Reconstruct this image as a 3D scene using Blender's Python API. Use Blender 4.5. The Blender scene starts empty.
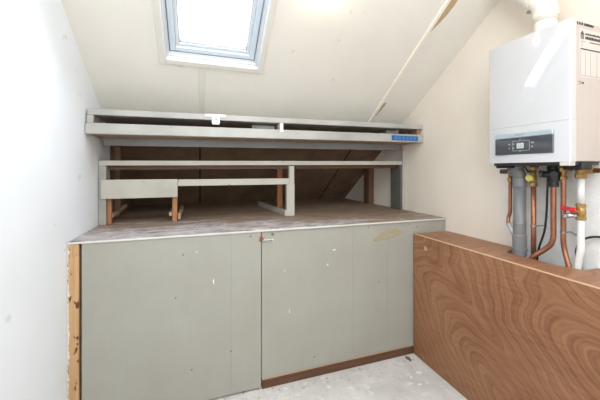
import bpy, bmesh, math, random
from mathutils import Vector, Matrix
random.seed(7)
sc = bpy.context.scene
COL = sc.collection

# ------------------------------------------------------------------ camera
H = 1.5                      # eye height
FPX = 297.0                  # focal length in pixels of the 600 px frame
A = math.atan(100 / 297)     # camera is turned to the right of the cabinet normal
CA, SA = math.cos(A), math.sin(A)
cd = bpy.data.cameras.new('camera')
cam = bpy.data.objects.new('camera', cd); COL.objects.link(cam)
cam.location = (0, 0, H)
cam.rotation_euler = (math.pi / 2, 0, -A)
cd.sensor_width = 36; cd.lens = 36 * FPX / 600
cd.shift_y = -30 / 600
cd.clip_start = 0.02
sc.camera = cam

# ------------------------------------------------------------------ room numbers
XL, XR = -0.714, 1.998       # side walls
YF = 2.013                   # cabinet face
YB = -1.5                    # rear wall
SL = 0.68                    # roof slope
def roof(y): return 2.6955 - SL * (y - 1.53)
YRIDGE = 0.3
ZT = 1.09                    # worktop height
YE = 1.53 + (2.6955 - ZT) / SL
KX = 0.0075                  # the old shelves sag to the left

# ------------------------------------------------------------------ material helpers
def lin(c):
    c = c / 255.0
    return c / 12.92 if c <= 0.04045 else ((c + 0.055) / 1.055) ** 2.4
def rgb(r, g, b): return (lin(r), lin(g), lin(b), 1)

class NT:
    def __init__(s, name):
        s.m = bpy.data.materials.new(name); s.m.use_nodes = True
        s.t = s.m.node_tree; s.b = s.t.nodes['Principled BSDF']
        s.tc = s.t.nodes.new('ShaderNodeTexCoord')
    def n(s, kind, **kw):
        x = s.t.nodes.new('ShaderNode' + kind)
        for k, v in kw.items(): setattr(x, k, v)
        return x
    def l(s, a, b): s.t.links.new(a, b)
    def mapping(s, scale=(1, 1, 1), rot=(0, 0, 0), loc=(0, 0, 0), src=None):
        m = s.n('Mapping'); m.inputs['Scale'].default_value = scale
        m.inputs['Rotation'].default_value = rot; m.inputs['Location'].default_value = loc
        s.l(src or s.tc.outputs['Object'], m.inputs['Vector']); return m.outputs[0]
    def noise(s, scale, detail=4, rough=.55, vec=None, dist=0.0):
        x = s.n('TexNoise'); x.inputs['Scale'].default_value = scale
        x.inputs['Detail'].default_value = detail; x.inputs['Roughness'].default_value = rough
        x.inputs['Distortion'].default_value = dist
        s.l(vec or s.tc.outputs['Object'], x.inputs['Vector']); return x.outputs['Fac']
    def ramp(s, fac, stops, interp='LINEAR'):
        r = s.n('ValToRGB'); r.color_ramp.interpolation = interp
        e = r.color_ramp.elements
        while len(e) < len(stops): e.new(0.5)
        for q, (p, c) in zip(e, stops): q.position = p; q.color = c
        s.l(fac, r.inputs[0]); return r.outputs[0]
    def mask(s, fac, lo, hi): return s.ramp(fac, [(lo, (0, 0, 0, 1)), (hi, (1, 1, 1, 1))])
    def mix(s, fac, a, b, blend='MIX'):
        x = s.n('MixRGB', blend_type=blend)
        for i, v in ((0, fac), (1, a), (2, b)):
            if hasattr(v, 'links') or isinstance(v, bpy.types.NodeSocket): s.l(v, x.inputs[i])
            else: x.inputs[i].default_value = v
        return x.outputs[0]
    def math(s, op, a, b=0.0, c=0.0):
        x = s.n('Math', operation=op)
        for i, v in ((0, a), (1, b), (2, c)):
            if isinstance(v, bpy.types.NodeSocket): s.l(v, x.inputs[i])
            else: x.inputs[i].default_value = v
        return x.outputs[0]
    def bump(s, h, strength=.2, dist=.01):
        x = s.n('Bump'); x.inputs['Strength'].default_value = strength; x.inputs['Distance'].default_value = dist
        s.l(h, x.inputs['Height']); s.l(x.outputs[0], s.b.inputs['Normal'])
    def color(s, c):
        if isinstance(c, bpy.types.NodeSocket): s.l(c, s.b.inputs['Base Color'])
        else: s.b.inputs['Base Color'].default_value = c
    def set(s, rough=.5, metal=0.0, spec=.5, coat=0.0):
        s.b.inputs['Roughness'].default_value = rough; s.b.inputs['Metallic'].default_value = metal
        s.b.inputs['Specular IOR Level'].default_value = spec; s.b.inputs['Coat Weight'].default_value = coat
        return s.m

def plain(name, c, rough=.5, metal=0.0, var=.06, scale=12, spec=.5, coat=0.0):
    t = NT(name)
    d = tuple(x * (1 - var * 2.2) for x in c[:3]) + (1,)
    t.color(t.mix(t.mask(t.noise(scale), .35, .7), c, d))
    return t.set(rough, metal, spec, coat)

def plaster(name, c, c2, bump=.12, dirt=None):
    t = NT(name)
    col = t.mix(t.mask(t.noise(2.2, 5), .35, .68), c, c2)
    if dirt: col = t.mix(t.mask(t.noise(26, 6, .7), .66, .74), col, dirt)
    sp = t.mask(t.noise(11, 2, .4, t.mapping(loc=(3.3, 1.2, 5.1))), .735, .75)
    col = t.mix(t.math('MULTIPLY', sp, .22), col, rgb(170, 160, 146))
    t.color(col)
    t.bump(t.noise(90, 4), bump, .004)
    return t.set(.75, spec=.25)

def paint(name, c, c2, chip, lo=.66, hi=.69, scale=30, under=rgb(96, 62, 38), streak=(1, 1, .12), rough=.42):
    """old brush paint on wood: cloudy tone, faint streaks, chips down to wood"""
    t = NT(name)
    col = t.mix(t.mask(t.noise(3.0, 4), .35, .7), c, c2)
    st = t.noise(30, 3, .6, t.mapping(scale=streak))
    col = t.mix(t.math('MULTIPLY', t.mask(st, .5, .8), .10), col, tuple(x * .8 for x in c2[:3]) + (1,))
    ch = t.mask(t.noise(scale, 6, .68), lo, hi)
    col = t.mix(t.math('MULTIPLY', ch, chip), col, under)
    t.color(col)
    t.bump(t.noise(60, 3), .08, .004)
    return t.set(rough, spec=.35)

def wood(name, c, c2, stretch=(30, 30, 2.0), rough=.6, c3=None):
    t = NT(name)
    n = t.noise(1.5, 6, .65, t.mapping(scale=stretch))
    col = t.mix(t.mask(n, .32, .68), c, c2)
    if c3: col = t.mix(t.mask(t.noise(9, 4), .55, .75), col, c3)
    t.color(col); t.bump(n, .15, .003)
    return t.set(rough, spec=.3)

# ------------------------------------------------------------------ materials
M = {}
M['wall_left'] = plaster('left wall plaster', rgb(239, 243, 248), rgb(234, 239, 244))
M['wall_right'] = plaster('right wall plaster', rgb(226, 220, 211), rgb(218, 211, 202))
M['wall_plain'] = plaster('rear wall plaster', rgb(226, 224, 220), rgb(220, 217, 212))

# right wall: smooth cream above, rougher white patches low behind the pipes
t = NT('right wall plaster with patches')
base = t.mix(t.mask(t.noise(2.2, 5), .35, .68), rgb(231, 222, 209), rgb(226, 216, 203))
sx = t.n('SeparateXYZ'); t.l(t.tc.outputs['Object'], sx.inputs[0])
low = t.mask(t.math('MULTIPLY', sx.outputs['Z'], 0.5), .78, .70)
low2 = t.n('MapRange'); low2.inputs[1].default_value = 1.62; low2.inputs[2].default_value = 1.40
t.l(sx.outputs['Z'], low2.inputs[0])
near = t.n('MapRange'); near.inputs[1].default_value = 1.6; near.inputs[2].default_value = 1.3
t.l(sx.outputs['Y'], near.inputs[0])
lm = t.math('MULTIPLY', low2.outputs[0], near.outputs[0])
patch = t.mix(t.mask(t.noise(5, 6, .6), .4, .6), rgb(244, 244, 244), rgb(230, 228, 225))
patch = t.mix(t.mask(t.noise(34, 6, .7), .66, .72), patch, rgb(150, 138, 124))
t.color(t.mix(lm, base, patch)); t.bump(t.noise(70, 4), .12, .004)
M['wall_right'] = t.set(.75, spec=.25)

M['ceiling'] = plaster('painted board ceiling', rgb(234, 230, 221), rgb(229, 225, 216), .06, None)
# bare brown hardboard lining behind the shelves, with two dark board joints
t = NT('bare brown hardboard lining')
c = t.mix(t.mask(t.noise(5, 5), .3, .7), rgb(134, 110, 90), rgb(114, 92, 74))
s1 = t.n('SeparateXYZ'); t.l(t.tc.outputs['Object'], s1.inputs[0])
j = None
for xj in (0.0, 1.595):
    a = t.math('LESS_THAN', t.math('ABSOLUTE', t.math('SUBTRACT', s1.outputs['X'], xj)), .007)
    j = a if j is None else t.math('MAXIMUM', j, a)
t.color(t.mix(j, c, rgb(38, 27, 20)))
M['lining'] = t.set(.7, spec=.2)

# floor: worn pale screed
t = NT('pale concrete floor')
c = t.mix(t.mask(t.noise(3.2, 7, .62), .36, .66), rgb(208, 205, 202), rgb(186, 183, 180))
c = t.mix(t.mask(t.noise(14, 7, .7), .56, .68), c, rgb(222, 220, 218))
c = t.mix(t.mask(t.noise(40, 6, .72), .655, .70), c, rgb(140, 133, 127))
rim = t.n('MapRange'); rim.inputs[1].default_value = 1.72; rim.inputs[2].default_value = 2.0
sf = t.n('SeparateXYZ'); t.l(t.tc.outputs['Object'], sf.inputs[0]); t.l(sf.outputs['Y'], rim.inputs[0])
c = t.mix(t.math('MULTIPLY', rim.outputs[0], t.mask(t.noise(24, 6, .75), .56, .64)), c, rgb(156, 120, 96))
t.color(c); t.bump(t.noise(45, 6), .2, .006)
M['floor'] = t.set(.8, spec=.2)

# cabinet and shelves
M['cab'] = paint('grey green cabinet paint', rgb(164, 163, 154), rgb(159, 157, 147), .5, .735, .75, 24, rgb(120, 112, 96))
M['cab_top'] = paint('chipped grey green edge paint with highlight', rgb(214, 213, 207), rgb(198, 197, 190), .9, .69, .71, 40, rgb(112, 84, 60))  # paler than the cabinet: bright lit front edge put into the colour
M['rail'] = paint('dull cream shelf paint', rgb(192, 190, 180), rgb(178, 174, 162), .8, .66, .69, 26, rgb(120, 90, 66), (.12, 1, 1))
M['rack'] = paint('pale grey shelf paint', rgb(180, 179, 175), rgb(158, 157, 151), .8, .64, .68, 26, rgb(122, 104, 90), (.12, 1, 1))
M['post'] = paint('scuffed grey post paint', rgb(170, 167, 160), rgb(144, 141, 135), .7, .62, .66, 26, rgb(90, 84, 78))
M['post_shaded'] = paint('shaded grey post paint', rgb(104, 103, 98), rgb(86, 85, 81), .6, .64, .68, 26, rgb(80, 74, 68))  # darker copy of the post grey, shadow on the right post painted in
M['beam_shaded'] = paint('shaded grey beam paint', rgb(140, 141, 139), rgb(126, 126, 124), .6, .67, .70, 30, rgb(100, 92, 84), (.12, 1, 1))  # shade under the rack painted into the recessed rear beam's grey
M['white'] = plain('white painted wood', rgb(232, 231, 226), .4)
M['orange_wood'] = wood('orange stained timber', rgb(180, 128, 92), rgb(152, 102, 70))
M['brown_wood'] = wood('bare brown timber', rgb(122, 88, 66), rgb(98, 70, 52))
M['dark_wood'] = wood('dark brown plinth timber', rgb(108, 76, 58), rgb(82, 56, 42), (2, 30, 30), .45)
M['raw_edge'] = wood('light strip of bare wood', rgb(190, 166, 140), rgb(168, 142, 116), (2, 30, 30))
M['dark_gap'] = plain('dark shadowed gap', rgb(40, 34, 30), .9)
M['under'] = wood('brown underside board', rgb(168, 140, 112), rgb(146, 118, 92), (1.5, 20, 20))
M['carcass'] = plain('dark cabinet carcass', rgb(70, 62, 54), .9)

# raw end post: tan board, torn white paint along its left edge and brown holes
t = NT('raw edge with torn paint')
c = t.mix(t.mask(t.noise(1.4, 5, .6, t.mapping(scale=(30, 30, 1.5))), .3, .7), rgb(200, 164, 124), rgb(184, 146, 106))
sx = t.n('SeparateXYZ'); t.l(t.tc.outputs['Object'], sx.inputs[0])
edge = t.n('MapRange'); edge.inputs[1].default_value = XL - .64 + .030; edge.inputs[2].default_value = XL - .64 + .001
t.l(sx.outputs['X'], edge.inputs[0])
rag = t.math('ADD', edge.outputs[0], t.math('MULTIPLY', t.math('SUBTRACT', t.noise(22, 6, .7), .5), 1.7))
c = t.mix(t.mask(t.noise(9, 4, .6), .66, .68), c, rgb(206, 190, 166))
c = t.mix(t.mask(rag, .66, .72), c, rgb(222, 216, 208))
c = t.mix(t.mask(t.noise(28, 5, .7, t.mapping(scale=(1, 1, .5), loc=(3, 1, 4))), .60, .63), c, rgb(104, 66, 40))
t.color(c); t.bump(t.noise(22, 6), .5, .01)
M['end_post'] = t.set(.8, spec=.2)

# worktop: lavender grey paint scuffed through to brown, bare brown towards the back
t = NT('scuffed worktop paint')
st = t.noise(4.0, 8, .70, t.mapping(scale=(.8, 3.2, 1)))
fine = t.noise(34, 7, .72, t.mapping(scale=(.45, 1.6, 1)))
grey = t.mix(t.mask(t.noise(9, 6), .35, .65), rgb(186, 179, 180), rgb(140, 132, 131))
grey = t.mix(t.mask(fine, .52, .66), grey, rgb(216, 212, 211))
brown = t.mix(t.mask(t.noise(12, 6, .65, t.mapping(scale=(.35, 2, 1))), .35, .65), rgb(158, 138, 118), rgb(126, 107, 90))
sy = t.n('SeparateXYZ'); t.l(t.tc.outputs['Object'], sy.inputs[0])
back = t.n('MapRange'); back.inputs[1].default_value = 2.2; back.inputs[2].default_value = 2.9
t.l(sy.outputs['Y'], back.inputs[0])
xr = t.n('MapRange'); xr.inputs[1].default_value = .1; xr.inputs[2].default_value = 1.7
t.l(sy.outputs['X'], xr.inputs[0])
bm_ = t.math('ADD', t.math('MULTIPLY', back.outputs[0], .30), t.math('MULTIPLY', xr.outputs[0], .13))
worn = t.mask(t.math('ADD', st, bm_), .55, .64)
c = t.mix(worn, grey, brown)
c = t.mix(t.mask(t.noise(16, 7, .74, t.mapping(scale=(.4, 1.6, 1), loc=(2, 5, 0))), .55, .63), c, rgb(110, 92, 84))
t.color(c); t.bump(fine, .2, .004)
M['worktop'] = t.set(.6, spec=.3)

# plywood with swirling cathedral figure (front face lies in the Y-Z plane)
def plywood(name, tone=1.0):
    t = NT(name)
    def k(r, g, b): return rgb(r * tone, g * tone, b * tone)
    mp = t.mapping()
    sp = t.n('SeparateXYZ'); t.l(mp, sp.inputs[0])
    y, z = sp.outputs['Y'], sp.outputs['Z']
    warp = t.noise(1.7, 2, .5, t.mapping(scale=(1, 1, 1.3), loc=(4.2, 1.6, 2.3)))
    warp2 = t.noise(7, 3, .5)
    # stretched rings about a tilted axis: nested arches opening down to the right
    def lobe(yc, zc, ca, sa, ka, kb, off):
        ry = t.math('ADD', t.math('MULTIPLY', t.math('SUBTRACT', y, yc), ca), t.math('MULTIPLY', t.math('SUBTRACT', z, zc), sa))
        rz = t.math('SUBTRACT', t.math('MULTIPLY', t.math('SUBTRACT', z, zc), ca), t.math('MULTIPLY', t.math('SUBTRACT', y, yc), sa))
        r2 = t.math('ADD', t.math('POWER', t.math('MULTIPLY', ry, ka), 2.0), t.math('POWER', t.math('MULTIPLY', rz, kb), 2.0))
        return t.math('ADD', t.math('SQRT', t.math('ADD', r2, .003)), off)
    f1 = lobe(.74 - 1, .64, .83, .56, .55, 1.15, 0.0)
    f2 = lobe(1.30 - 1, .20, .75, .66, .60, 1.5, .16)
    f = t.math('SMOOTH_MIN', f1, f2, .12)
    f = t.math('ADD', f, t.math('MULTIPLY', t.math('SUBTRACT', warp, .5), .34))
    f = t.math('ADD', f, t.math('MULTIPLY', t.math('SUBTRACT', warp2, .5), .035))
    def lines(freq, ph):
        return t.math('MULTIPLY_ADD', t.math('SINE', t.math('MULTIPLY_ADD', f, freq, ph)), .5, .5)
    l1 = lines(210, 0); l2 = lines(92, 1.3); l3 = lines(400, .4)
    l1 = t.math('POWER', l1, .6); amp = t.math('MULTIPLY_ADD', t.noise(3.1, 2), 1.2, .0)
    fig = t.math('ADD', t.math('MULTIPLY', l1, .36), t.math('ADD', t.math('MULTIPLY', l2, .34), t.math('MULTIPLY', l3, .3)))
    fig = t.math('ADD', t.math('MULTIPLY', t.math('SUBTRACT', fig, .5), amp), .5)
    fib = t.noise(60, 4, .6, t.mapping(scale=(1, .12, 1)))
    fig = t.math('ADD', fig, t.math('MULTIPLY', t.math('SUBTRACT', fib, .5), .7))
    fig = t.math('ADD', fig, t.math('MULTIPLY', t.math('SUBTRACT', t.noise(2.2, 3), .5), .8))
    c = t.ramp(fig, [(.0, k(110, 72, 48)), (.40, k(134, 92, 64)), (.60, k(145, 102, 73)), (1.0, k(161, 119, 89))])
    c = t.mix(t.mask(t.noise(2.3, 3), .4, .7), c, k(140, 92, 66), 'MIX') if False else c
    t.color(c); t.bump(fig, .04, .002)
    return t.set(.42, spec=.35)
M['ply'] = plywood('red brown plywood')
M['ply_top'] = plywood('red brown plywood top', 1.04)
M['ply_edge'] = plain('pale plywood edge', rgb(205, 172, 140), .6)

# boiler and pipes
M['boiler_cover'] = plain('glossy white enamel', rgb(196, 196, 198), .04, var=.003, spec=.6, coat=.8)
M['boiler_case'] = plain('white powder coat', rgb(190, 180, 174), .4, var=.01)
M['boiler_strip'] = plain('silver blue trim strip', rgb(178, 192, 200), .3, .3, var=.02)
M['boiler_panel'] = plain('black glass panel', rgb(70, 73, 78), .06, var=.02, coat=.6)
M['black'] = plain('black plastic', rgb(30, 30, 31), .45)
M['dark_grey'] = plain('dark grey plastic', rgb(62, 62, 64), .5)
M['print_dark'] = plain('dark print', rgb(58, 52, 50), .6)
M['print_grey'] = plain('grey print', rgb(150, 142, 138), .6)
M['lcd'] = plain('pale display', rgb(190, 204, 200), .3)
M['button'] = plain('grey button marks', rgb(150, 154, 158), .4)
M['paper'] = plain('off white sticker paper', rgb(206, 198, 192), .6, var=.01)
M['paper_grey'] = plain('greyish sticker fields', rgb(208, 199, 196), .6, var=.01)
M['flue'] = plain('cream white flue enamel', rgb(228, 222, 211), .3, var=.01)
M['pvc'] = plain('grey drain plastic', rgb(120, 121, 122), .4, var=.04)
M['pvc_light'] = plain('light grey plastic', rgb(168, 170, 172), .4, var=.03)
M['copper'] = plain('dulled copper', rgb(174, 118, 90), .4, .7, .18, 16)
M['brass'] = plain('brass fitting', rgb(176, 142, 88), .35, .7, .12, 30)
M['chrome'] = plain('chrome fitting', rgb(200, 200, 202), .2, .9)
M['white_pipe'] = plain('white coated pipe', rgb(226, 226, 224), .35, var=.02)
M['yellow'] = plain('pale yellow cap', rgb(222, 208, 110), .4)
M['red'] = plain('red lever plastic', rgb(196, 40, 48), .35)
M['steel'] = plain('grey zinc', rgb(156, 156, 154), .4, .7)
M['blue'] = plain('blue plastic', rgb(28, 92, 160), .35)
M['blue_light'] = plain('lighter blue plastic', rgb(62, 124, 190), .35)
M['frame_white'] = plain('white window frame paint', rgb(214, 217, 220), .3, var=.005)
M['sash'] = plain('blue grey window sash', rgb(204, 216, 226), .3, var=.01)
M['seal'] = plain('dark rubber seal', rgb(120, 128, 136), .6)
M['architrave'] = plain('cream architrave', rgb(222, 219, 210), .5, var=.01)
M['batten'] = plain('light cream batten paint', rgb(240, 233, 220), .45, var=.01)
M['stain'] = plain('tan glue stain', rgb(166, 155, 128), .6, var=.08, scale=40)
M['stain_inner'] = plain('pale stain middle', rgb(164, 159, 142), .6, var=.05, scale=40)
M['rust'] = wood('rusty bare chip', rgb(150, 98, 58), rgb(120, 74, 44))
M['torn'] = plain('torn tan lining', rgb(196, 170, 134), .8, var=.08)
M['flake'] = plain('white paint flake', rgb(236, 235, 230), .7)
M['rubble'] = plain('brown crumb', rgb(120, 98, 80), .9)

t = NT('window glass')
tr = t.n('BsdfTransparent'); tr.inputs[0].default_value = (.96, .98, 1, 1)
gl = t.n('BsdfGlossy'); gl.inputs['Roughness'].default_value = .02
lw = t.n('LayerWeight'); lw.inputs[0].default_value = .5
fr = t.math('MULTIPLY_ADD', t.math('POWER', lw.outputs['Facing'], 5.0), .9, .04)
mx = t.n('MixShader'); t.l(fr, mx.inputs[0]); t.l(tr.outputs[0], mx.inputs[1]); t.l(gl.outputs[0], mx.inputs[2])
t.l(mx.outputs[0], t.t.nodes['Material Output'].inputs['Surface'])
M['glass'] = t.m
t = NT('warm lamp glass')
t.b.inputs['Emission Color'].default_value = (1, .84, .62, 1); t.b.inputs['Emission Strength'].default_value = 55
t.color(rgb(255, 240, 220)); M['lamp'] = t.m

# ------------------------------------------------------------------ mesh helpers
def hull_pts(c):  # noqa
    return c
class MB:
    def __init__(s): s.bm = bmesh.new()
    def merge(s, b):
        me = bpy.data.meshes.new('tmp'); b.to_mesh(me); b.free(); s.bm.from_mesh(me); bpy.data.meshes.remove(me); return s
    def box(s, x0, y0, z0, x1, y1, z1, bev=0.0015, mat=None, seg=1):
        b = bmesh.new(); bmesh.ops.create_cube(b, size=1)
        for v in b.verts:
            v.co = Vector(((x0 + x1) / 2 + v.co.x * (x1 - x0), (y0 + y1) / 2 + v.co.y * (y1 - y0), (z0 + z1) / 2 + v.co.z * (z1 - z0)))
        if bev: bmesh.ops.bevel(b, geom=list(b.edges), offset=bev, segments=seg, affect='EDGES', profile=.5)
        if mat: bmesh.ops.transform(b, matrix=mat, verts=b.verts)
        return s.merge(b)
    def poly(s, pts, thick=None):
        """flat polygon, optionally extruded along `thick` vector"""
        b = bmesh.new(); f = b.faces.new([b.verts.new(p) for p in pts])
        if thick is not None:
            r = bmesh.ops.extrude_face_region(b, geom=[f])
            bmesh.ops.translate(b, vec=Vector(thick), verts=[v for v in r['geom'] if isinstance(v, bmesh.types.BMVert)])
            bmesh.ops.recalc_face_normals(b, faces=b.faces)
        return s.merge(b)
    def bar(s, p, q, w, h, up=(0, 0, 1), bev=.001):
        p, q = Vector(p), Vector(q); d = (q - p); L = d.length; d.normalize()
        sd = d.cross(Vector(up)).normalized(); u = sd.cross(d)
        m = Matrix((( d.x, sd.x, u.x, p.x), (d.y, sd.y, u.y, p.y), (d.z, sd.z, u.z, p.z), (0, 0, 0, 1)))
        return s.box(0, -w / 2, -h / 2, L, w / 2, h / 2, bev, m)
    def tube(s, pts, r, seg=16, smooth=0, cap=True):
        pts = [Vector(p) for p in pts]
        rs = r if isinstance(r, (list, tuple)) else [r] * len(pts)
        if smooth:
            P, R = [], []
            for i in range(len(pts) - 1):
                a, b, c, d = pts[max(i - 1, 0)], pts[i], pts[i + 1], pts[min(i + 2, len(pts) - 1)]
                for k in range(smooth):
                    u = k / smooth
                    P.append(.5 * ((2 * b) + (c - a) * u + (2 * a - 5 * b + 4 * c - d) * u * u + (3 * b - a - 3 * c + d) * u ** 3))
                    R.append(rs[i] * (1 - u) + rs[i + 1] * u)
            P.append(pts[-1]); R.append(rs[-1]); pts, rs = P, R
        b = bmesh.new(); rings = []
        t0 = (pts[1] - pts[0]).normalized()
        nrm = t0.orthogonal().normalized()
        for i, p in enumerate(pts):
            if i == 0: tg = (pts[1] - pts[0])
            elif i == len(pts) - 1: tg = (pts[-1] - pts[-2])
            else: tg = (pts[i + 1] - pts[i]).normalized() + (pts[i] - pts[i - 1]).normalized()
            if tg.length < 1e-9: tg = t0
            tg = tg.normalized()
            nrm = (nrm - tg * nrm.dot(tg)).normalized(); bn = tg.cross(nrm)
            rings.append([b.verts.new(p + (nrm * math.cos(2 * math.pi * k / seg) + bn * math.sin(2 * math.pi * k / seg)) * rs[i]) for k in range(seg)])
        for a, c in zip(rings, rings[1:]):
            for k in range(seg): b.faces.new((a[k], a[(k + 1) % seg], c[(k + 1) % seg], c[k]))
        if cap:
            b.faces.new(list(reversed(rings[0]))); b.faces.new(rings[-1])
        for f in b.faces: f.smooth = len(f.verts) == 4
        bmesh.ops.recalc_face_normals(b, faces=b.faces)
        return s.merge(b)
    def lathe(s, base, axis, prof, seg=20):
        """prof: list of (distance along axis, radius)"""
        base, axis = Vector(base), Vector(axis).normalized()
        pts = [base + axis * d for d, _ in prof]
        # nudge repeated stations so that steps stay crisp
        P = [pts[0]]
        b = bmesh.new(); nrm = axis.orthogonal().normalized(); bn = axis.cross(nrm); rings = []
        for (d, r) in prof:
            p = base + axis * d
            rings.append([b.verts.new(p + (nrm * math.cos(2 * math.pi * k / seg) + bn * math.sin(2 * math.pi * k / seg)) * r) for k in range(seg)])
        for a, c in zip(rings, rings[1:]):
            for k in range(seg):
                f = b.faces.new((a[k], a[(k + 1) % seg], c[(k + 1) % seg], c[k])); f.smooth = False
        b.faces.new(list(reversed(rings[0]))); b.faces.new(rings[-1])
        bmesh.ops.recalc_face_normals(b, faces=b.faces)
        return s.merge(b)
    def sphere(s, c, r, sc_=(1, 1, 1), u=20, v=12):
        b = bmesh.new(); bmesh.ops.create_uvsphere(b, u_segments=u, v_segments=v, radius=r)
        for q in b.verts: q.co = Vector((q.co.x * sc_[0] + c[0], q.co.y * sc_[1] + c[1], q.co.z * sc_[2] + c[2]))
        for f in b.faces: f.smooth = True
        return s.merge(b)
    def tilt(s, k=KX):
        for v in s.bm.verts: v.co.z += k * (v.co.x - XL)
        return s
    def build(s, name, mat, parent=None, label=None):
        me = bpy.data.meshes.new(name)
        root = parent
        off = Vector((0, 0, 0))
        while root is not None:
            off += root.location; root = root.parent
        for v in s.bm.verts: v.co -= off
        s.bm.to_mesh(me); s.bm.free()
        me.materials.append(mat)
        o = bpy.data.objects.new(name, me); COL.objects.link(o)
        if parent: o.parent = parent
        if label: o['label'] = label
        return o

def thing(name, label, cat, loc, group=None):
    o = bpy.data.objects.new(name, None); COL.objects.link(o)
    o.empty_display_size = .1
    o.location = loc; o['label'] = label; o['category'] = cat
    if group: o['group'] = group
    return o
def tag(o, label, cat, group=None):
    o['label'] = label; o['category'] = cat
    if group: o['group'] = group
    return o
def struct(o): o['kind'] = 'structure'; return o

def blob(cx, cy, rx, ry, n=26, rag=.25, rot=0.0, seed=1):
    """irregular outline in a 2-D plane"""
    rd = random.Random(seed); out = []
    ph = [rd.uniform(0, 6.28) for _ in range(4)]
    for i in range(n):
        a = 2 * math.pi * i / n
        k = 1 + rag * (.45 * math.sin(2 * a + ph[0]) + .35 * math.sin(3 * a + ph[1]) + .3 * math.sin(5 * a + ph[2]) + .2 * math.sin(9 * a + ph[3]))
        x, y = rx * k * math.cos(a), ry * k * math.sin(a)
        out.append((cx + x * math.cos(rot) - y * math.sin(rot), cy + x * math.sin(rot) + y * math.cos(rot)))
    return out

# ------------------------------------------------------------------ the setting
zr = roof(YRIDGE)
ZREAR = zr - SL * (YRIDGE - YB)
struct(MB().box(XL - .1, YB - .1, -.1, XR + .1, YE + .25, 0, 0).build('floor', M['floor']))
gable = [(YB, 0), (YE + .2, 0), (YE + .2, roof(YE + .2)), (YRIDGE, zr), (YB, ZREAR)]
struct(MB().poly([(XL, y, z) for y, z in gable], (-.1, 0, 0)).build('wall_left', M['wall_left']))
struct(MB().poly([(XR, y, z) for y, z in gable], (.1, 0, 0)).build('wall_right', M['wall_right']))
struct(MB().box(XL - .1, YB - .1, 0, XR + .1, YB, ZREAR, 0).build('wall_rear', M['wall_plain']))

struct(MB().box(XL - .1, YE + .10, 0, XR + .1, YE + .2, ZT - .03, 0).build('wall_light_stop', M['wall_plain']))  # unseen wall added to stop sky light leaking in behind the worktop
# window opening in the roof, in roof coordinates: u = X, v = distance up the slope, w = outward depth
TH = math.atan(SL)
DU = Vector((0, -math.cos(TH), math.sin(TH)))      # up the slope, towards the viewer
DN = Vector((0, math.sin(TH), math.cos(TH)))       # outwards
YW = 2.185                                         # lower edge of the opening
W0 = Vector((0, YW, roof(YW)))
def W(u, v, w=0.0): return Vector((u, 0, 0)) + W0 + DU * v + DN * w
WM = Matrix(((1, DU.x, DN.x, W0.x), (0, DU.y, DN.y, W0.y), (0, DU.z, DN.z, W0.z), (0, 0, 0, 1)))
U0, U1, V1 = -.225, .410, 1.12                     # opening
def vy(y): return (YW - y) / math.cos(TH)
YPAINT = 2.64                                      # painted boards end here, behind the rack
b = MB(); T = .06
def slab(u0, u1, v0, v1): b.box(u0, v0, 0, u1, v1, T, 0, WM)
vt = vy(YRIDGE); vp = vy(YPAINT)
slab(XL - .05, U0, 0, V1); slab(U1, XR + .05, 0, V1)
slab(XL - .05, XR + .05, vp, 0); slab(XL - .05, XR + .05, V1, vt)
b.poly([(XL - .05, YRIDGE, zr), (XR + .05, YRIDGE, zr), (XR + .05, YB - .1, ZREAR - .068), (XL - .05, YB - .1, ZREAR - .068)], (0, 0, .06))
ceiling = struct(b.build('ceiling', M['ceiling']))
b = MB(); b.box(XL - .05, vy(YE + .15), 0, XR + .05, vp, T, 0, WM)
o = struct(b.build('ceiling', M['lining'])); o['label'] = 'bare brown hardboard lining behind the shelves'

win = bpy.data.objects.new('window_1', None); COL.objects.link(win); win.location = W(.09, 0, 0); struct(win)
win['label'] = 'white framed roof window'
def ring(b, u0, u1, v0, v1, w, d0, d1, bev=.002):
    b.box(u0, v0, d0, u0 + w, v1, d1, bev, WM); b.box(u1 - w, v0, d0, u1, v1, d1, bev, WM)
    b.box(u0 + w, v0, d0, u1 - w, v0 + w, d1, bev, WM); b.box(u0 + w, v1 - w, d0, u1 - w, v1, d1, bev, WM)
b = MB(); ring(b, U0 - .034, U1 + .034, -.034, V1 + .034, .038, -.012, 0.004); b.build('architrave', M['architrave'], win)
b = MB(); ring(b, U0 - .004, U1 + .004, -.004, V1 + .004, .012, -.006, .10)
ring(b, U0 + .006, U1 - .006, .006, V1 - .006, .014, .022, .10)
ring(b, U0 + .018, U1 - .018, .018, V1 - .018, .010, .045, .11); b.build('window_frame', M['frame_white'], win)
b = MB(); ring(b, U0 + .028, U1 - .028, .028, V1 - .028, .006, .052, .11); b.build('window_seal', M['seal'], win)
b = MB(); ring(b, U0 + .034, U1 - .034, .034, V1 - .034, .034, .048, .12, .004); sash = b.build('sash', M['sash'], win)
b = MB(); ring(b, U0 + .068, U1 - .068, .068, V1 - .068, .022, .066, .12, .003); b.build('glazing_bead', M['frame_white'], sash)
b = MB(); ring(b, U0 + .090, U1 - .090, .090, V1 - .090, .004, .074, .12, .001); b.build('glazing_seal', M['seal'], sash)
b = MB(); b.box(U0 + .085, .085, .090, U1 - .085, V1 - .085, .094, 0, WM); b.build('pane', M['glass'], sash)

bpl = MB().poly([(XL + .001, 2.86, ZT), (XL + .001, YE, ZT), (XL + .001, 2.86, roof(2.86))], (.003, 0, 0)).build('wall_left', M['lining']); struct(bpl)
bpl['label'] = 'brown hardboard on the left wall behind the shelves'
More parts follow.
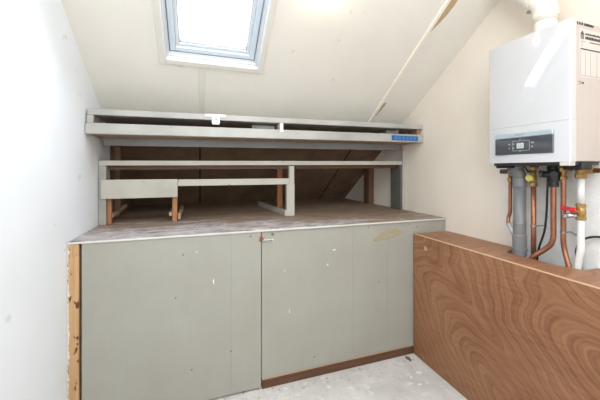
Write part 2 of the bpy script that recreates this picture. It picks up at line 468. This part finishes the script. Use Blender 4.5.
# board joints on the ceiling
b = MB(); b.box(1.584, vp, -.014, 1.610, vt - .1, .002, .002, WM); struct(b.build('trim_1', M['batten']))
b = MB(); b.box(-.004, vp, -.008, .036, -.036, .002, .001, WM); struct(b.build('trim_2', M['architrave']))
def rpatch(y0, pts, name):
    bb = MB(); bb.poly([W(u, vy(y), -.0015) for u, y in pts]); o = bb.build(name, M['torn'], None); return o
o = rpatch(0, [(1.613, 1.50), (1.655, 1.52), (1.668, 1.56), (1.672, 1.61), (1.664, 1.66), (1.650, 1.71), (1.634, 1.75), (1.616, 1.79), (1.613, 1.74)], 'trim_3'); struct(o)
o = rpatch(0, [(1.613, 2.40), (1.625, 2.37), (1.642, 2.36), (1.650, 2.39), (1.644, 2.44), (1.628, 2.50), (1.613, 2.53)], 'trim_4'); struct(o)

# ------------------------------------------------------------------ storage cabinet
cab = thing('storage_cabinet', 'long low grey green painted cabinet built across the room under the worktop', 'cabinet', (.64, YF, 0))
XG = .400                                # gap between the two halves
b = MB(); b.box(-.655, YF + .03, 0.0, XR - .002, YF + .05, ZT - .014, 0); b.build('carcass', M['carcass'], cab)
b = MB(); b.box(XL + .002, YF - .004, 0.0, -.656, YF + .03, ZT - .012, .002); b.build('end_post', M['end_post'], cab, 'tan raw edge with torn white paint')
def panel(x0, x1, z0, z1, y=YF, th=.018): return MB().box(x0, y, z0, x1, y + th, z1, .0004)
ld = panel(-.642, .1946, .013, ZT - .012, YF - .002).build('front_panel', M['cab'], cab)
ld2 = panel(.1953, XG - .004, .013, ZT - .012, YF - .002).build('front_panel', M['cab'], cab)
rd = panel(XG + .002, 1.1023, .067, ZT - .012, YF + .004).build('front_panel', M['cab'], cab)
rd2 = panel(1.1029, 1.4148, .067, ZT - .012, YF + .004).build('front_panel', M['cab'], cab)
rd3 = panel(1.4154, XR - .002, .067, ZT - .012, YF + .004).build('front_panel', M['cab'], cab)
pl = MB().box(XG + .004, YF - .006, 0.0, XR - .004, YF + .03, .058, .002).build('plinth', M['dark_wood'], cab, 'dark brown plinth board')
MB().box(XG + .004, YF - .001, .0585, XR - .004, YF + .02, .0655, .001).build('bare_strip', M['raw_edge'], pl)
# sliding bolt by the gap
la = MB().box(XG + .006, YF - .004, 1.004, XG + .085, YF + .005, 1.022, .002).build('latch', M['cab_top'], rd, 'small painted bolt plate')
MB().tube([(XG + .002, YF - .006, 1.014), (XG + .075, YF - .006, 1.014)], .004, 10).build('bolt', M['steel'], la)
def facemark(pts, name, mat, parent, y, label=None):
    bb = MB(); bb.poly([(x, y, z) for x, z in pts], (0, .0012, 0)); return bb.build(name, mat, parent, label)
facemark(blob(XG - .002, 1.030, .012, .024, 30, .6, .1, 3), 'paint_chip', M['rust'], ld2, YF - .0026, 'rusty brown chip down to the wood')
facemark(blob(XG + .078, 1.053, .010, .009, 20, .5, 0, 9), 'paint_chip', M['rubble'], rd, YF + .0034)
facemark(blob(XG - .075, 1.052, .006, .005, 12, .3, 0, 4), 'paint_chip', M['rubble'], ld2, YF - .0026)
facemark(blob(1.42, .985, .125, .040, 34, .30, .26, 12), 'glue_stain', M['stain'], rd2, YF + .0030, 'tan glue stain in a ragged oval')
facemark(blob(1.41, .976, .055, .010, 30, .25, .28, 5), 'stain_centre', M['stain_inner'], rd2, YF + .0022)
for (x, z, rx, rz, rot, par, yy) in [(.084, .775, .006, .030, 0, ld, YF - .0026), (-.02, .975, .010, .004, .2, ld, YF - .0026),
        (.95, .905, .022, .006, .1, rd, YF + .003), (.895, .800, .006, .014, 0, rd, YF + .003), (.60, .500, .004, .022, .1, rd, YF + .003),
        (.565, .79, .003, .010, 0, rd, YF + .003)]:
    facemark(blob(x, z, rx * .65, rz * .6, 14, .3, rot, int(x * 97) + 3), 'paint_fleck', M['flake'], par, yy, None)
for (x, z) in [(-.145, .70), (-.10, .965), (.195, .30), (1.33, .62), (1.62, 1.055), (1.70, 1.03), (1.24, 1.055), (.79, .14), (-.05, .23)]:
    par, yy = (ld, YF - .0026) if x < .2 else (rd, YF + .003)
    facemark(blob(x, z, .005, .005, 10, .3, 0, 2), 'nail_mark', M['rubble'], par, yy)

wt = MB().box(XL + .002, YF - .006, ZT - .012, XR - .002, YE - .001, ZT, .002).build('worktop', M['worktop'])
tag(wt, 'long worn wooden worktop with scuffed greyish paint on top of the cabinet', 'worktop')
lip = MB().box(XL + .003, YF - .010, ZT - .0115, XR - .003, YF - .0062, ZT - .0005, .001).build('edge_strip', M['cab_top'], wt, 'pale painted front edge with the highlight put into its colour')

# ------------------------------------------------------------------ shelving frame standing on the worktop
YS = 2.55
sh = thing('shelving_frame', 'cream painted wooden shelf frame with open bays standing on the worktop', 'shelf', (.64, YS, ZT))
def B(*a, **k): return MB().box(*a, **k)
B(XL + .006, YS, 1.533, 1.962, YS + .045, 1.570).tilt().build('top_rail', M['rail'], sh)
B(XL + .05, YS + .06, 1.500, 1.95, YS + .085, 1.536).tilt().build('batten', M['dark_wood'], sh, 'dark reddish brown batten behind the cream rail')
B(XL + .022, YS - .018, 1.286, -.168, YS, 1.428).build('drawer_front', M['rail'], sh, 'wide cream board across the left bay')
B(-.166, YS - .004, 1.372, .756, YS + .03, 1.425).build('lower_rail', M['rail'], sh)
b = B(.757, YS - .004, 1.37, .803, YS + .05, 1.536); b.box(.733, YS - .004, ZT + .001, .806, YS + .04, 1.372, .0015); b.build('middle_post', M['rail'], sh)
B(XL + .004, YS + .002, ZT + .001, XL + .052, YS + .06, 1.532).build('left_post', M['post'], sh, 'scuffed grey end post')
B(1.945, YS + .004, ZT + .001, 1.968, YS + .17, 1.545).build('right_post', M['post_shaded'], sh, 'grey end post by the right wall')
B(1.969, YS - .004, ZT + .001, 1.994, YS + .03, 1.70).build('jamb_strip', M['rail'], sh)
B(XL + .056, YS + .02, ZT + .001, XL + .082, YS + .05, 1.425).build('support_leg', M['orange_wood'], sh, 'orange timber leg')
B(-.208, YS + .004, ZT + .001, -.172, YS + .04, 1.372).build('support_leg', M['orange_wood'], sh, 'orange timber leg')
MB().bar((XL + .075, YS + .055, 1.150), (XL + .075, YS + .52, 1.175), .02, .028).build('runner', M['raw_edge'], sh)
MB().bar((-.222, YS + .01, 1.150), (-.222, YS + .5, 1.165), .02, .028).build('runner', M['raw_edge'], sh)
MB().bar((-.160, YS + .045, 1.125), (-.160, YS + .52, 1.135), .02, .05).build('runner', M['raw_edge'], sh)
MB().bar((.724, YS - .0, ZT + .026), (.640, YS + .86, ZT + .026), .018, .05).build('floor_runner', M['rail'], sh)

# ------------------------------------------------------------------ shallow rack above it
YR = 2.285
rk = thing('overhead_rack', 'pale grey shallow open box rack spanning wall to wall below the sloping ceiling', 'rack', (.64, YR, 1.684))
rx0, rx1 = XL + .004, XR - .004
B(rx0 + .012, YR, 1.864, rx1 - .006, YR + .34, 1.905, bev=.003).tilt().build('top_board', M['rack'], rk)
fb = B(rx0, YR - .006, 1.738, rx1, YR + .024, 1.810, bev=.003).tilt().build('front_beam', M['rack'], rk)
B(rx0, YR + .026, 1.739, rx1, YS + .01, 1.757).tilt().build('bottom_board', M['under'], rk)
B(rx0 + .032, YS + .012, 1.683, rx1 - .03, YS + .05, 1.742).tilt().build('rear_beam', M['beam_shaded'], rk)
B(rx0 + .006, YR + .003, 1.811, rx0 + .045, YR + .14, 1.863).tilt().build('end_block', M['rack'], rk)
B(rx1 - .045, YR + .03, 1.811, rx1 - .008, YR + .16, 1.863).tilt().build('end_block', M['under'], rk)
B(.601, YR - .009, 1.790, .627, YR + .12, 1.863).tilt().build('divider', M['white'], rk)
B(.395, YR + .10, 1.758, .585, YR + .115, 1.853).tilt().build('loose_board', M['post'], rk)
B(1.66, YR + .10, 1.758, 1.80, YR + .24, 1.857).tilt().build('loose_block', M['post'], rk)
# white T shaped latch bracket on the top board
bk = B(.034, YR - .006, 1.885, .184, YR - .0005, 1.906, bev=.002).tilt()
bk.box(.082, YR - .010, 1.846, .140, YR - .0005, 1.899, .004)
bk = bk.build('latch_bracket', M['white'], rk, 'small white metal latch bracket')
MB().lathe((.113, YR - .0102, 1.872), (0, -1, 0), [(0, .005), (.002, .005)], 12).build('screw_hole', M['dark_gap'], bk)
B(.086, YR - .013, 1.836, .137, YR - .004, 1.847, bev=.001).build('catch', M['white'], bk)
# blue strip with six segments
bs = B(1.640, YR - .012, 1.770, 1.928, YR - .0065, 1.814, bev=.002).build('blue_strip', M['blue'], fb, 'blue ridged plastic strip')
b = MB()
for i in range(6):
    x = 1.664 + i * .042
    b.box(x, YR - .0145, 1.778, x + .030, YR - .0122, 1.806, .001)
b.build('strip_segments', M['blue_light'], bs)

# ------------------------------------------------------------------ bare studs behind the frame
def stud(x0, x1, y0, y1, label, mat):
    zt = roof(y1) - .004
    bb = MB(); bb.poly([(x0, y0, ZT + .001), (x1, y0, ZT + .001), (x1, y0, roof(y0) - .004), (x0, y0, roof(y0) - .004)])
    bb.bm.free(); bb = MB()
    b2 = bmesh.new(); vs = []
    for (x, y) in ((x0, y0), (x1, y0), (x1, y1), (x0, y1)):
        vs.append((b2.verts.new((x, y, ZT + .001)), b2.verts.new((x, y, roof(y) - .004))))
    b2.faces.new([v[0] for v in reversed(vs)]); b2.faces.new([v[1] for v in vs])
    for i in range(4):
        p, q = vs[i], vs[(i + 1) % 4]; b2.faces.new((p[0], q[0], q[1], p[1]))
    bmesh.ops.bevel(b2, geom=list(b2.edges), offset=.002, segments=1, affect='EDGES')
    bb.merge(b2)
    return tag(bb.build('timber_stud', mat), label, 'stud', 'bare studs under the roof')
stud(.795, .852, 3.13, 3.19, 'bare orange brown timber stud behind the middle post of the shelf frame', M['orange_wood'])
stud(1.925, 1.994, 3.12, 3.24, 'dark brown timber stud against the right wall behind the shelf frame', M['brown_wood'])
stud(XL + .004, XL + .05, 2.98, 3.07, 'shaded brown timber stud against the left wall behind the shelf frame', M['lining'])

# ------------------------------------------------------------------ plywood boxing along the right wall
XB, ZB = 1.6545, .9825
bx = thing('pipe_boxing', 'waist high red brown plywood boxing along the right wall below the boiler', 'boxing', (1.82, 1.0, 0))
fp = B(XB, YB + .02, .001, XB + .012, YF - .008, ZB - .001, bev=.0008).build('front_panel', M['ply'], bx)
B(XB - .0004, YB + .02, ZB - .0045, XB + .0118, YF - .008, ZB + .0005, bev=.0005).build('panel_edge', M['ply_edge'], fp, 'pale cut plywood edge')
b = MB(); zz0, zz1 = ZB - .014, ZB - .0015
NX, NY0, NY1 = 1.838, .985, 1.385
b.box(XB + .0125, YB + .02, zz0, NX, YF - .014, zz1, 0)
b.box(NX, YB + .02, zz0, XR - .002, NY0, zz1, 0)
b.box(NX, NY1, zz0, XR - .002, YF - .014, zz1, 0)
b.poly([(NX, NY0, zz0), (NX + .05, NY0, zz0), (NX, NY0 + .10, zz0)], (0, 0, zz1 - zz0))
b.poly([(NX, NY1, zz0), (NX + .05, NY1, zz0), (NX, NY1 - .02, zz0)], (0, 0, zz1 - zz0))
b.build('top_panel', M['ply_top'], bx)
b = MB(); b.poly([(XB - .0006, *p) for p in blob(1.868, .892, .020, .015, 18, .3, 0, 6)], (.001, 0, 0)); b.build('knot', M['raw_edge'], fp, 'round pale knot')

# ------------------------------------------------------------------ boiler
X0, Y0, Y1, Z0, Z1 = 1.72, .958, 1.396, 1.541, 2.248
bo = thing('boiler', 'white wall hung combi boiler with dark control panel on the right wall', 'boiler', (1.86, (Y0 + Y1) / 2, Z0))
def cover(z0, z1, s_=.0135):
    # slightly bowed sheet metal cover with rounded vertical edges
    yc, hw = (Y0 + Y1) / 2, (Y1 - Y0) / 2
    xf = lambda y: X0 - .006 + s_ * ((y - yc) / hw) ** 2
    out = [(X0 + .046, Y0)]
    r = .009
    for k in range(6):
        a_ = k / 5 * math.pi / 2; out.append((xf(Y0 + r) + r - r * math.sin(a_), Y0 + r - r * math.cos(a_)))
    for k in range(1, 40): y_ = Y0 + r + (Y1 - Y0 - 2 * r) * k / 40; out.append((xf(y_), y_))
    for k in range(6):
        a_ = k / 5 * math.pi / 2; out.append((xf(Y1 - r) + r - r * math.cos(a_), Y1 - r + r * math.sin(a_)))
    out.append((X0 + .046, Y1))
    bb = bmesh.new(); lo = [bb.verts.new((x_, y_, z0)) for x_, y_ in out]; hi = [bb.verts.new((x_, y_, z1)) for x_, y_ in out]
    n_ = len(out)
    for i in range(n_):
        f = bb.faces.new((lo[i], lo[(i + 1) % n_], hi[(i + 1) % n_], hi[i])); f.smooth = 0 < i < n_ - 2
    bmesh.ops.recalc_face_normals(bb, faces=bb.faces)
    c_ = MB(); c_.merge(bb)
    b2 = bmesh.new(); b2.faces.new([b2.verts.new((x_, y_, z0)) for x_, y_ in reversed(out)]); b2.faces.new([b2.verts.new((x_, y_, z1)) for x_, y_ in out])
    c_.merge(b2); bmesh.ops.remove_doubles(c_.bm, verts=c_.bm.verts, dist=1e-5)
    for e_ in c_.bm.edges:
        if len(e_.link_faces) == 2 and e_.calc_face_angle(0) > 1: e_.smooth = False
    return c_
cs = B(X0 + .045, Y0 + .002, Z0 + .002, XR - .004, Y1 - .002, Z1 - .002, bev=.006, seg=2).build('casing', M['boiler_case'], bo)
cover(1.7504, Z1).build('front_cover', M['boiler_cover'], bo)
lc = cover(Z0, 1.7496).build('lower_cover', M['boiler_cover'], bo)
pa, pb, pz0, pz1 = 1.028, 1.3405, 1.589, 1.711
cp = B(X0 - .0090, pa, pz0, X0 - .001, pb, pz1 - .027, bev=.0012).build('control_panel', M['boiler_panel'], lc)
ts = B(X0 - .0110, pa, pz1 - .0265, X0 - .001, pb, pz1, bev=.002).build('trim_strip', M['boiler_strip'], lc)
b = MB()
for i in range(7):
    y = 1.222 - i * .0075
    b.box(X0 - .0118, y - .005, pz1 - .016, X0 - .0105, y, pz1 - .010 + (.002 if i % 3 == 0 else 0), 0)
b.build('trim_lettering', M['print_grey'], ts)
B(X0 - .0105, 1.172, 1.622, X0 - .0085, 1.210, 1.652, bev=.001).build('display', M['lcd'], cp, 'pale lit display')
b = MB()
def pring(y0, y1, z0, z1, w):
    b.box(X0 - .0100, y0, z0, X0 - .0085, y1, z0 + w, 0); b.box(X0 - .0100, y0, z1 - w, X0 - .0085, y1, z1, 0)
    b.box(X0 - .0100, y0, z0, X0 - .0085, y0 + w, z1, 0); b.box(X0 - .0100, y1 - w, z0, X0 - .0085, y1, z1, 0)
pring(1.140, 1.235, 1.608, 1.666, .0025)
b.build('display_frame', M['button'], cp)
for (y, z, s) in [(1.252, 1.648, .010), (1.252, 1.625, .007), (1.228, 1.648, .008), (1.228, 1.624, .008), (1.125, 1.650, .014), (1.128, 1.628, .009), (1.192, 1.672, .005), (1.190, 1.606, .007)]:
    B(X0 - .0115, y - s / 2, z - .004, X0 - .0088, y + s / 2, z + .004, bev=.001).build('button', M['button'], cp)
b = MB()
for y in (1.203, 1.193, 1.183): b.box(X0 - .0110, y - .006, 1.628, X0 - .0103, y - .003, 1.646, 0)
b.box(X0 - .0110, 1.176, 1.628, X0 - .0103, 1.198, 1.630, 0)
b.build('display_digits', M['print_grey'], cp)
b = B(X0 + .03, Y0 + .015, Z0 - .016, XR - .02, Y1 - .015, Z0 + .004, bev=.003)
b.build('bottom_tray', M['dark_grey'], bo)
B(X0 + .05, Y1 - .10, Z0 - .030, X0 + .10, Y1 - .012, Z0 - .015, bev=.004).build('tray_bracket', M['black'], bo)
B(X0 + .006, Y0 + .004, Z0 - .020, X0 + .05, Y0 + .05, Z0 + .001, bev=.003).build('corner_clip', M['paper'], bo, 'small white clip under the corner')
B(X0 + .10, Y0 + .002, Z0 - .040, X0 + .18, Y0 + .09, Z0 - .002, bev=.004).build('valve_block', M['black'], bo)
# sticker and print on the casing side
st = B(1.795, Y0 + .0008, 1.965, 1.982, Y0 + .0025, 2.208, bev=0).build('sticker', M['paper'], cs, 'off white data sticker')
b = MB(); ys = Y0 + .0002
def ink(x0, z0, x1, z1): b.box(x0, ys, z0, x1, ys + .001, z1, 0)
rr = random.Random(4)
def words(x0, x1, z, h, wmin=.004, wmax=.010, gap=.0022):
    x = x0
    while x < x1:
        w = rr.uniform(wmin, wmax); ink(x, z, min(x + w, x1), z + h * rr.uniform(.75, 1.0)); x += w + gap
words(1.838, 1.975, 2.180, .011); words(1.838, 1.972, 2.158, .017, .006, .012)
words(1.872, 1.975, 2.143, .006)
ink(1.802, 2.104, 1.978, 2.110)
b.poly([(1.800, ys, 2.180), (1.815, ys, 2.200), (1.830, ys, 2.180)], (0, .001, 0))
for x in (1.803, 1.812, 1.821): ink(x, 2.156, x + .005, 2.181)
b.build('sticker_print', M['print_dark'], st)
b = MB()
for x in (1.800, 1.838, 1.880, 1.930, 1.978): ink(x, 1.975, x + .0015, 2.100)
ink(1.800, 1.974, 1.979, 1.976); ink(1.805, 2.143, 1.835, 2.147)
for z in (2.135, 2.128, 2.120): ink(1.802, z, 1.818, z + .002)
b.build('sticker_fields', M['print_grey'], st)
b = MB(); x = 1.776
for w in (.007, .010, .010): ink(x, 2.226, x + w, 2.239); x += w + .008
words(x + .004, 1.905, 2.226, .012, .004, .009, .001)
b.build('side_lettering', M['print_dark'], cs)
b = MB(); ink(1.814, 1.932, 1.826, 1.941); b.build('print_mark', M['print_dark'], cs)
b = MB(); words(1.786, 1.808, 1.940, .005); words(1.786, 1.806, 1.930, .004); b.build('small_lettering', M['print_grey'], cs)

# ------------------------------------------------------------------ flue
fl = thing('flue_pipe', 'cream white flue pipe rising from the boiler and bending to the ceiling', 'flue', (1.865, 1.155, Z1))
fx, fy = 1.865, 1.158
MB().lathe((fx, fy, Z1 + .001), (0, 0, 1), [(0, .070), (.012, .070), (.014, .054), (.115, .054)], 36).build('collar', M['flue'], fl)
d = Vector((0, .66, .75)).normalized()
p0 = Vector((fx, fy, Z1 + .095))
pts = [p0]; ang = math.atan2(d.y, d.z); R = .11
for i in range(0, 11):
    a = ang * i / 10
    pts.append(p0 + Vector((0, R * (1 - math.cos(a)), .05 + R * math.sin(a))))
pe = pts[-1]; pts.append(pe + d * .05)
MB().tube(pts, .0585, 36).build('elbow', M['flue'], fl)
pl_ = pe + d * .05
tend = (roof(pl_.y) - pl_.z) / (d.z + SL * d.y) - .004
MB().tube([pl_ - d * .01, pl_ + d * (tend - .03)], .055, 36).build('upper_pipe', M['flue'], fl)
cl = MB().lathe(pl_ - d * .035, d, [(0, .062), (.034, .062)], 36).build('clamp_band', M['flue'], fl)
MB().lathe(p0 + Vector((0, 0, .022)), (0, 0, 1), [(0, .061), (.03, .061)], 36).build('clamp_band', M['flue'], fl)
MB().lathe(pl_ + Vector((-.03, .005, -.075)), (-1, 0, -.3), [(0, .010), (.012, .010), (.013, .006), (.02, .006)], 12).build('clamp_screw', M['steel'], cl)

# ------------------------------------------------------------------ pipes under the boiler
ZP = .86     # pipes run on down inside the boxing
def pipething(name, label, cat, x, y, group=None): return thing(name, label, cat, (x, y, ZP), group)

# grey drain
dx, dy = 1.880, 1.312
dr = pipething('drain_pipe', 'thick grey plastic drain pipe under the boiler', 'pipe', dx, dy)
MB().tube([(dx, dy, ZP), (dx, dy, 1.42)], .0335, 24).build('pipe', M['pvc'], dr)
MB().lathe((dx, dy, 1.395), (0, 0, 1), [(0, .036), (.004, .0385), (.055, .0385), (.060, .035)], 24).build('socket', M['pvc'], dr)
MB().tube([(dx, dy, 1.45), (dx, dy + .006, 1.475), (dx - .004, dy + .020, 1.497), (dx - .005, dy + .022, 1.5235)], [.034, .036, .043, .045], 24, 4).build('funnel', M['pvc'], dr)
MB().lathe((dx, dy, ZB - .01), (0, 0, 1), [(0, .038), (.03, .038), (.031, .042), (.044, .042), (.045, .038), (.125, .038), (.130, .0345)], 24).build('socket', M['pvc'], dr)
MB().tube([(dx - .004, dy + .018, 1.075), (dx - .011, dy + .064, 1.160)], [.015, .015], 16).build('side_branch', M['pvc_light'], dr)
MB().lathe((dx, dy, 1.168), (0, 0, 1), [(0, .036), (.012, .036)], 24).build('pipe_clip', M['steel'], dr)

def nut(b, x, y, z, h, r): b.lathe((x, y, z), (0, 0, 1), [(0, r * .85), (.003, r), (h - .003, r), (h, r * .85)], 6)
# copper 1 (left)
x, y = 1.885, 1.374
c1 = pipething('copper_pipe', 'thin copper overflow pipe left of the grey drain ending in its side branch', 'pipe', x, y, 'copper pipes under the boiler')
MB().tube([(x, y, 1.47), (x, y, 1.30), (x, y + .002, 1.23), (x - .003, y + .010, 1.195), (x - .016, y + .002, 1.160)], .0105, 14, 5).build('pipe', M['copper'], c1)
b = MB(); nut(b, x, y, 1.425, .022, .017); b.tube([(x, y, 1.44), (x, y, 1.5235)], .012, 14); nut(b, x, y, 1.475, .03, .018); b.build('fitting', M['brass'], c1)
MB().tube([(x, y, 1.490), (x - .012, y + .055, 1.490)], .015, 14).build('cap', M['dark_grey'], c1, 'dark grey plastic cap')
# copper 2
x, y = 1.90, 1.244
c2 = pipething('copper_pipe', 'straight copper pipe with a pale yellow cap right of the grey drain', 'pipe', x, y, 'copper pipes under the boiler')
MB().tube([(x, y, ZP), (x, y, 1.44)], .0135, 16).build('pipe', M['copper'], c2)
b = MB(); nut(b, x, y, 1.400, .026, .021); b.tube([(x, y, 1.41), (x, y, 1.5235)], .015, 14); nut(b, x, y, 1.440, .03, .019); nut(b, x, y, 1.497, .022, .021); b.build('fitting', M['brass'], c2)
MB().lathe((x - .012, y + .004, 1.452), (-.86, -.1, 0), [(0, .012), (.010, .020), (.026, .021), (.032, .016)], 10).build('cap', M['yellow'], c2, 'pale yellow ribbed cap')
MB().lathe((x, y, 1.158), (0, 0, 1), [(0, .016), (.012, .016)], 16).build('pipe_clip', M['steel'], c2)
MB().tube([(x + .01, y, 1.163), (XR - .003, y - .01, 1.163)], .004, 8).build('clip_screw', M['steel'], c2)
# copper 3 with black valve body
x, y = 1.893, 1.134
c3 = pipething('copper_pipe', 'copper pipe below the black valve bending left at its foot', 'pipe', x, y, 'copper pipes under the boiler')
MB().tube([(x, y, 1.42), (x, y, 1.20), (x, y + .001, 1.12), (x - .004, y + .012, 1.075), (x - .012, y + .045, 1.035), (x - .034, y + .085, .99), (x - .036, y + .105, .95), (x - .036, y + .112, ZP + .02)], .0135, 16, 6).build('pipe', M['copper'], c3)
vb = MB(); vb.lathe((x, y, 1.405), (0, 0, 1), [(0, .024), (.03, .024), (.032, .027), (.075, .029), (.09, .026), (.095, .02), (.121, .02)], 18)
vb.tube([(x, y, 1.470), (x - .03, y + .04, 1.477)], .019, 14); vb.tube([(x, y, 1.476), (x - .034, y - .022, 1.476)], .017, 14)
vb.build('valve', M['black'], c3, 'black plastic valve body')
MB().lathe((x - .03, y + .042, 1.477), (-.6, .8, 0), [(0, .021), (.012, .021)], 12).build('valve_cap', M['dark_grey'], c3)
# copper 4
x, y = 1.915, 1.098
c4 = pipething('copper_pipe', 'copper pipe right of the black valve curving right at its foot', 'pipe', x, y, 'copper pipes under the boiler')
MB().tube([(x, y, 1.47), (x, y, 1.20), (x, y, 1.10), (x, y - .008, 1.045), (x - .010, y - .024, 1.005), (x - .018, y - .036, .965), (x - .020, y - .042, ZP)], .0125, 16, 6).build('pipe', M['copper'], c4)
b = MB(); nut(b, x, y, 1.445, .022, .018); b.tube([(x, y, 1.45), (x, y, 1.5235)], .014, 14); nut(b, x, y, 1.488, .026, .022); b.tube([(x, y, 1.505), (x - .012, y - .042, 1.505)], .012, 12); b.build('fitting', M['brass'], c4)
MB().lathe((x, y, 1.148), (0, 0, 1), [(0, .015), (.012, .015)], 16).build('pipe_clip', M['steel'], c4)
MB().tube([(x + .01, y - .005, 1.154), (x + .04, y - .012, 1.156), (XR - .003, y - .018, 1.135)], .004, 8).build('clip_screw', M['steel'], c4)
# copper 5 (sideways)
x, y = 1.93, 1.026
c5 = thing('copper_pipe', 'horizontal copper pipe leaving to the right below the boiler', 'pipe', (x, y - .03, 1.50), 'copper pipes under the boiler')
MB().tube([(x, y - .05, 1.497), (x, y - .5, 1.497)], .0125, 16).build('pipe', M['copper'], c5)
b = MB(); b.lathe((x, y - .026, 1.497), (0, -1, 0), [(0, .015), (.002, .018), (.028, .018), (.030, .014)], 6); b.build('nut', M['brass'], c5)
# white pipe with brass valve
w = pipething('white_pipe', 'white coated gas pipe with brass tap and red lever', 'pipe', x, y)
MB().tube([(x, y, 1.46), (x, y, 1.32)], .0165, 18).build('pipe', M['white_pipe'], w)
MB().tube([(x, y, 1.27), (x, y, 1.10), (x, y + .002, 1.06), (x, y + .012, 1.00), (x, y + .014, .93), (x, y + .014, ZP)], .0165, 18, 4).build('pipe', M['white_pipe'], w)
b = MB(); nut(b, x, y, 1.455, .024, .026); b.tube([(x, y, 1.47), (x, y, 1.535)], .022, 16); b.tube([(x, y, 1.497), (x, y - .03, 1.497)], .016, 14); b.build('fitting', M['brass'], w)
b = MB(); nut(b, x, y, 1.232, .024, .023); b.lathe((x, y, 1.248), (0, 0, 1), [(0, .019), (.02, .022), (.035, .022), (.055, .019)], 18); nut(b, x, y, 1.298, .022, .022)
b.tube([(x, y, 1.278), (x - .05, y + .01, 1.278)], .010, 12)
tv = b.build('tap_body', M['brass'], w)
b = MB(); b.bar((x - .052, y - .005, 1.290), (x - .056, y + .062, 1.296), .012, .020, bev=.003); b.bar((x - .050, y - .006, 1.290), (x - .05, y + .022, 1.280), .016, .022, bev=.003); b.build('lever', M['red'], tv, 'red tap lever')
b = MB(); b.tube([(x - .025, y + .006, 1.256), (x - .056, y + .04, 1.254)], .013, 14); b.lathe((x - .053, y + .037, 1.254), (-.65, .75, 0), [(0, .018), (.014, .018)], 6); b.build('test_nipple', M['chrome'], tv, 'chrome side outlet')

# cables
o = MB().tube([(1.90, 1.165, 1.5235), (1.91, 1.172, 1.46), (1.925, 1.185, 1.36), (1.93, 1.192, 1.25), (1.925, 1.20, 1.14), (1.92, 1.225, 1.04), (1.925, 1.24, .96), (1.93, 1.245, .80)], .0055, 10, 8).build('power_cable', M['black'])
tag(o, 'black cable hanging between the copper pipes', 'cable')
o = MB().tube([(1.90, 1.30, 1.5235), (1.905, 1.285, 1.500), (1.90, 1.272, 1.488), (1.915, 1.258, 1.50), (1.93, 1.235, 1.5235)], .004, 8, 6).build('sensor_cable', M['black'])
tag(o, 'short thin black cable looping beside the grey drain funnel', 'cable')
o = MB().tube([(1.955, 1.036, 1.5235), (1.958, 1.036, 1.40), (1.958, 1.036, 1.20), (1.955, 1.036, 1.05), (1.955, 1.038, .90)], .004, 8, 6).build('thin_cable', M['dark_grey'])
tag(o, 'thin dark grey cable running down behind the white gas pipe', 'cable')
o = MB().tube([(1.985, .80, 1.135), (1.982, .90, 1.145), (1.978, .985, 1.148), (1.972, 1.045, 1.115), (1.968, 1.066, 1.06), (1.966, 1.062, 1.00), (1.965, 1.045, .93)], .0055, 10, 8).build('looped_cable', M['black'])
tag(o, 'black cable arching behind the foot of the white gas pipe', 'cable')

# ------------------------------------------------------------------ crumbs on the floor
def crumb(x, y, rx, ry, h, label, mat, name, seed, group=None):
    pts = blob(x, y, rx, ry, 12, .5, seed, seed)
    b = MB(); b.poly([(p[0], p[1], .0005) for p in pts], (0, 0, h))
    return tag(b.build(name, mat), label, 'debris', group)
g = 'white paint flakes on the floor'
crumb(1.535, 1.80, .018, .012, .003, 'white paint flake on the floor nearest the boxing, largest of three', M['flake'], 'paint_flake', 2, g)
crumb(1.455, 1.70, .013, .008, .003, 'white paint flake on the floor, nearest the camera of three', M['flake'], 'paint_flake', 3, g)
crumb(1.445, 1.775, .012, .008, .003, 'small white paint flake on the floor, leftmost of three', M['flake'], 'paint_flake', 5, g)
crumb(1.565, 1.955, .022, .014, .012, 'brown crumb of plaster on the floor at the corner of plinth and boxing', M['rubble'], 'plaster_crumb', 8)

# ------------------------------------------------------------------ lamp and light
lp = thing('ceiling_lamp', 'small round glowing ceiling lamp on the sloping ceiling', 'lamp', (.74, 1.66, roof(1.66)))
LB = Vector((.74, 1.66, roof(1.66)))
MB().lathe(LB - DN * .002, -DN, [(0, .05), (.008, .05), (.010, .035), (.014, .035)], 24).build('lamp_base', M['frame_white'], lp)
MB().sphere(LB - DN * .038, .040, (1, 1, 1), 16, 10).build('lamp_globe', M['lamp'], lp)

def area(name, loc, rot, sx, sy, power, col):
    l = bpy.data.lights.new(name, 'AREA'); l.shape = 'RECTANGLE'; l.size = sx; l.size_y = sy; l.energy = power; l.color = col
    o = bpy.data.objects.new(name, l); COL.objects.link(o); o.location = loc; o.rotation_euler = rot; return o
sk = area('sky_light', W(.09, .55, .45), (0, 0, 0), 1.3, 1.7, 110, (.90, .95, 1))
sk.rotation_euler = (-DN).to_track_quat('-Z', 'Y').to_euler()
area('fill_light', (.5, -1.1, 2.05), (math.radians(80), 0, math.radians(-6)), 2.2, 1.3, 72, (.93, .97, 1))  # added soft fill behind the camera, no real lamp
area('fill_light', (.35, .1, 3.15), (math.radians(24), 0, 0), 1.8, .9, 62, (.93, .97, 1))  # second added fill, high under the ridge, evens out the walls

wd = bpy.data.worlds.new('sky'); sc.world = wd; wd.use_nodes = True
bg = wd.node_tree.nodes['Background']; bg.inputs[0].default_value = (.93, .96, 1, 1); bg.inputs[1].default_value = 6.5

sc.view_settings.view_transform = 'Standard'
sc.view_settings.exposure = -0.84
sc.cycles.use_denoising = True
sc.cycles.max_bounces = 10
sc.cycles.diffuse_bounces = 6
sc.cycles.sample_clamp_indirect = 6
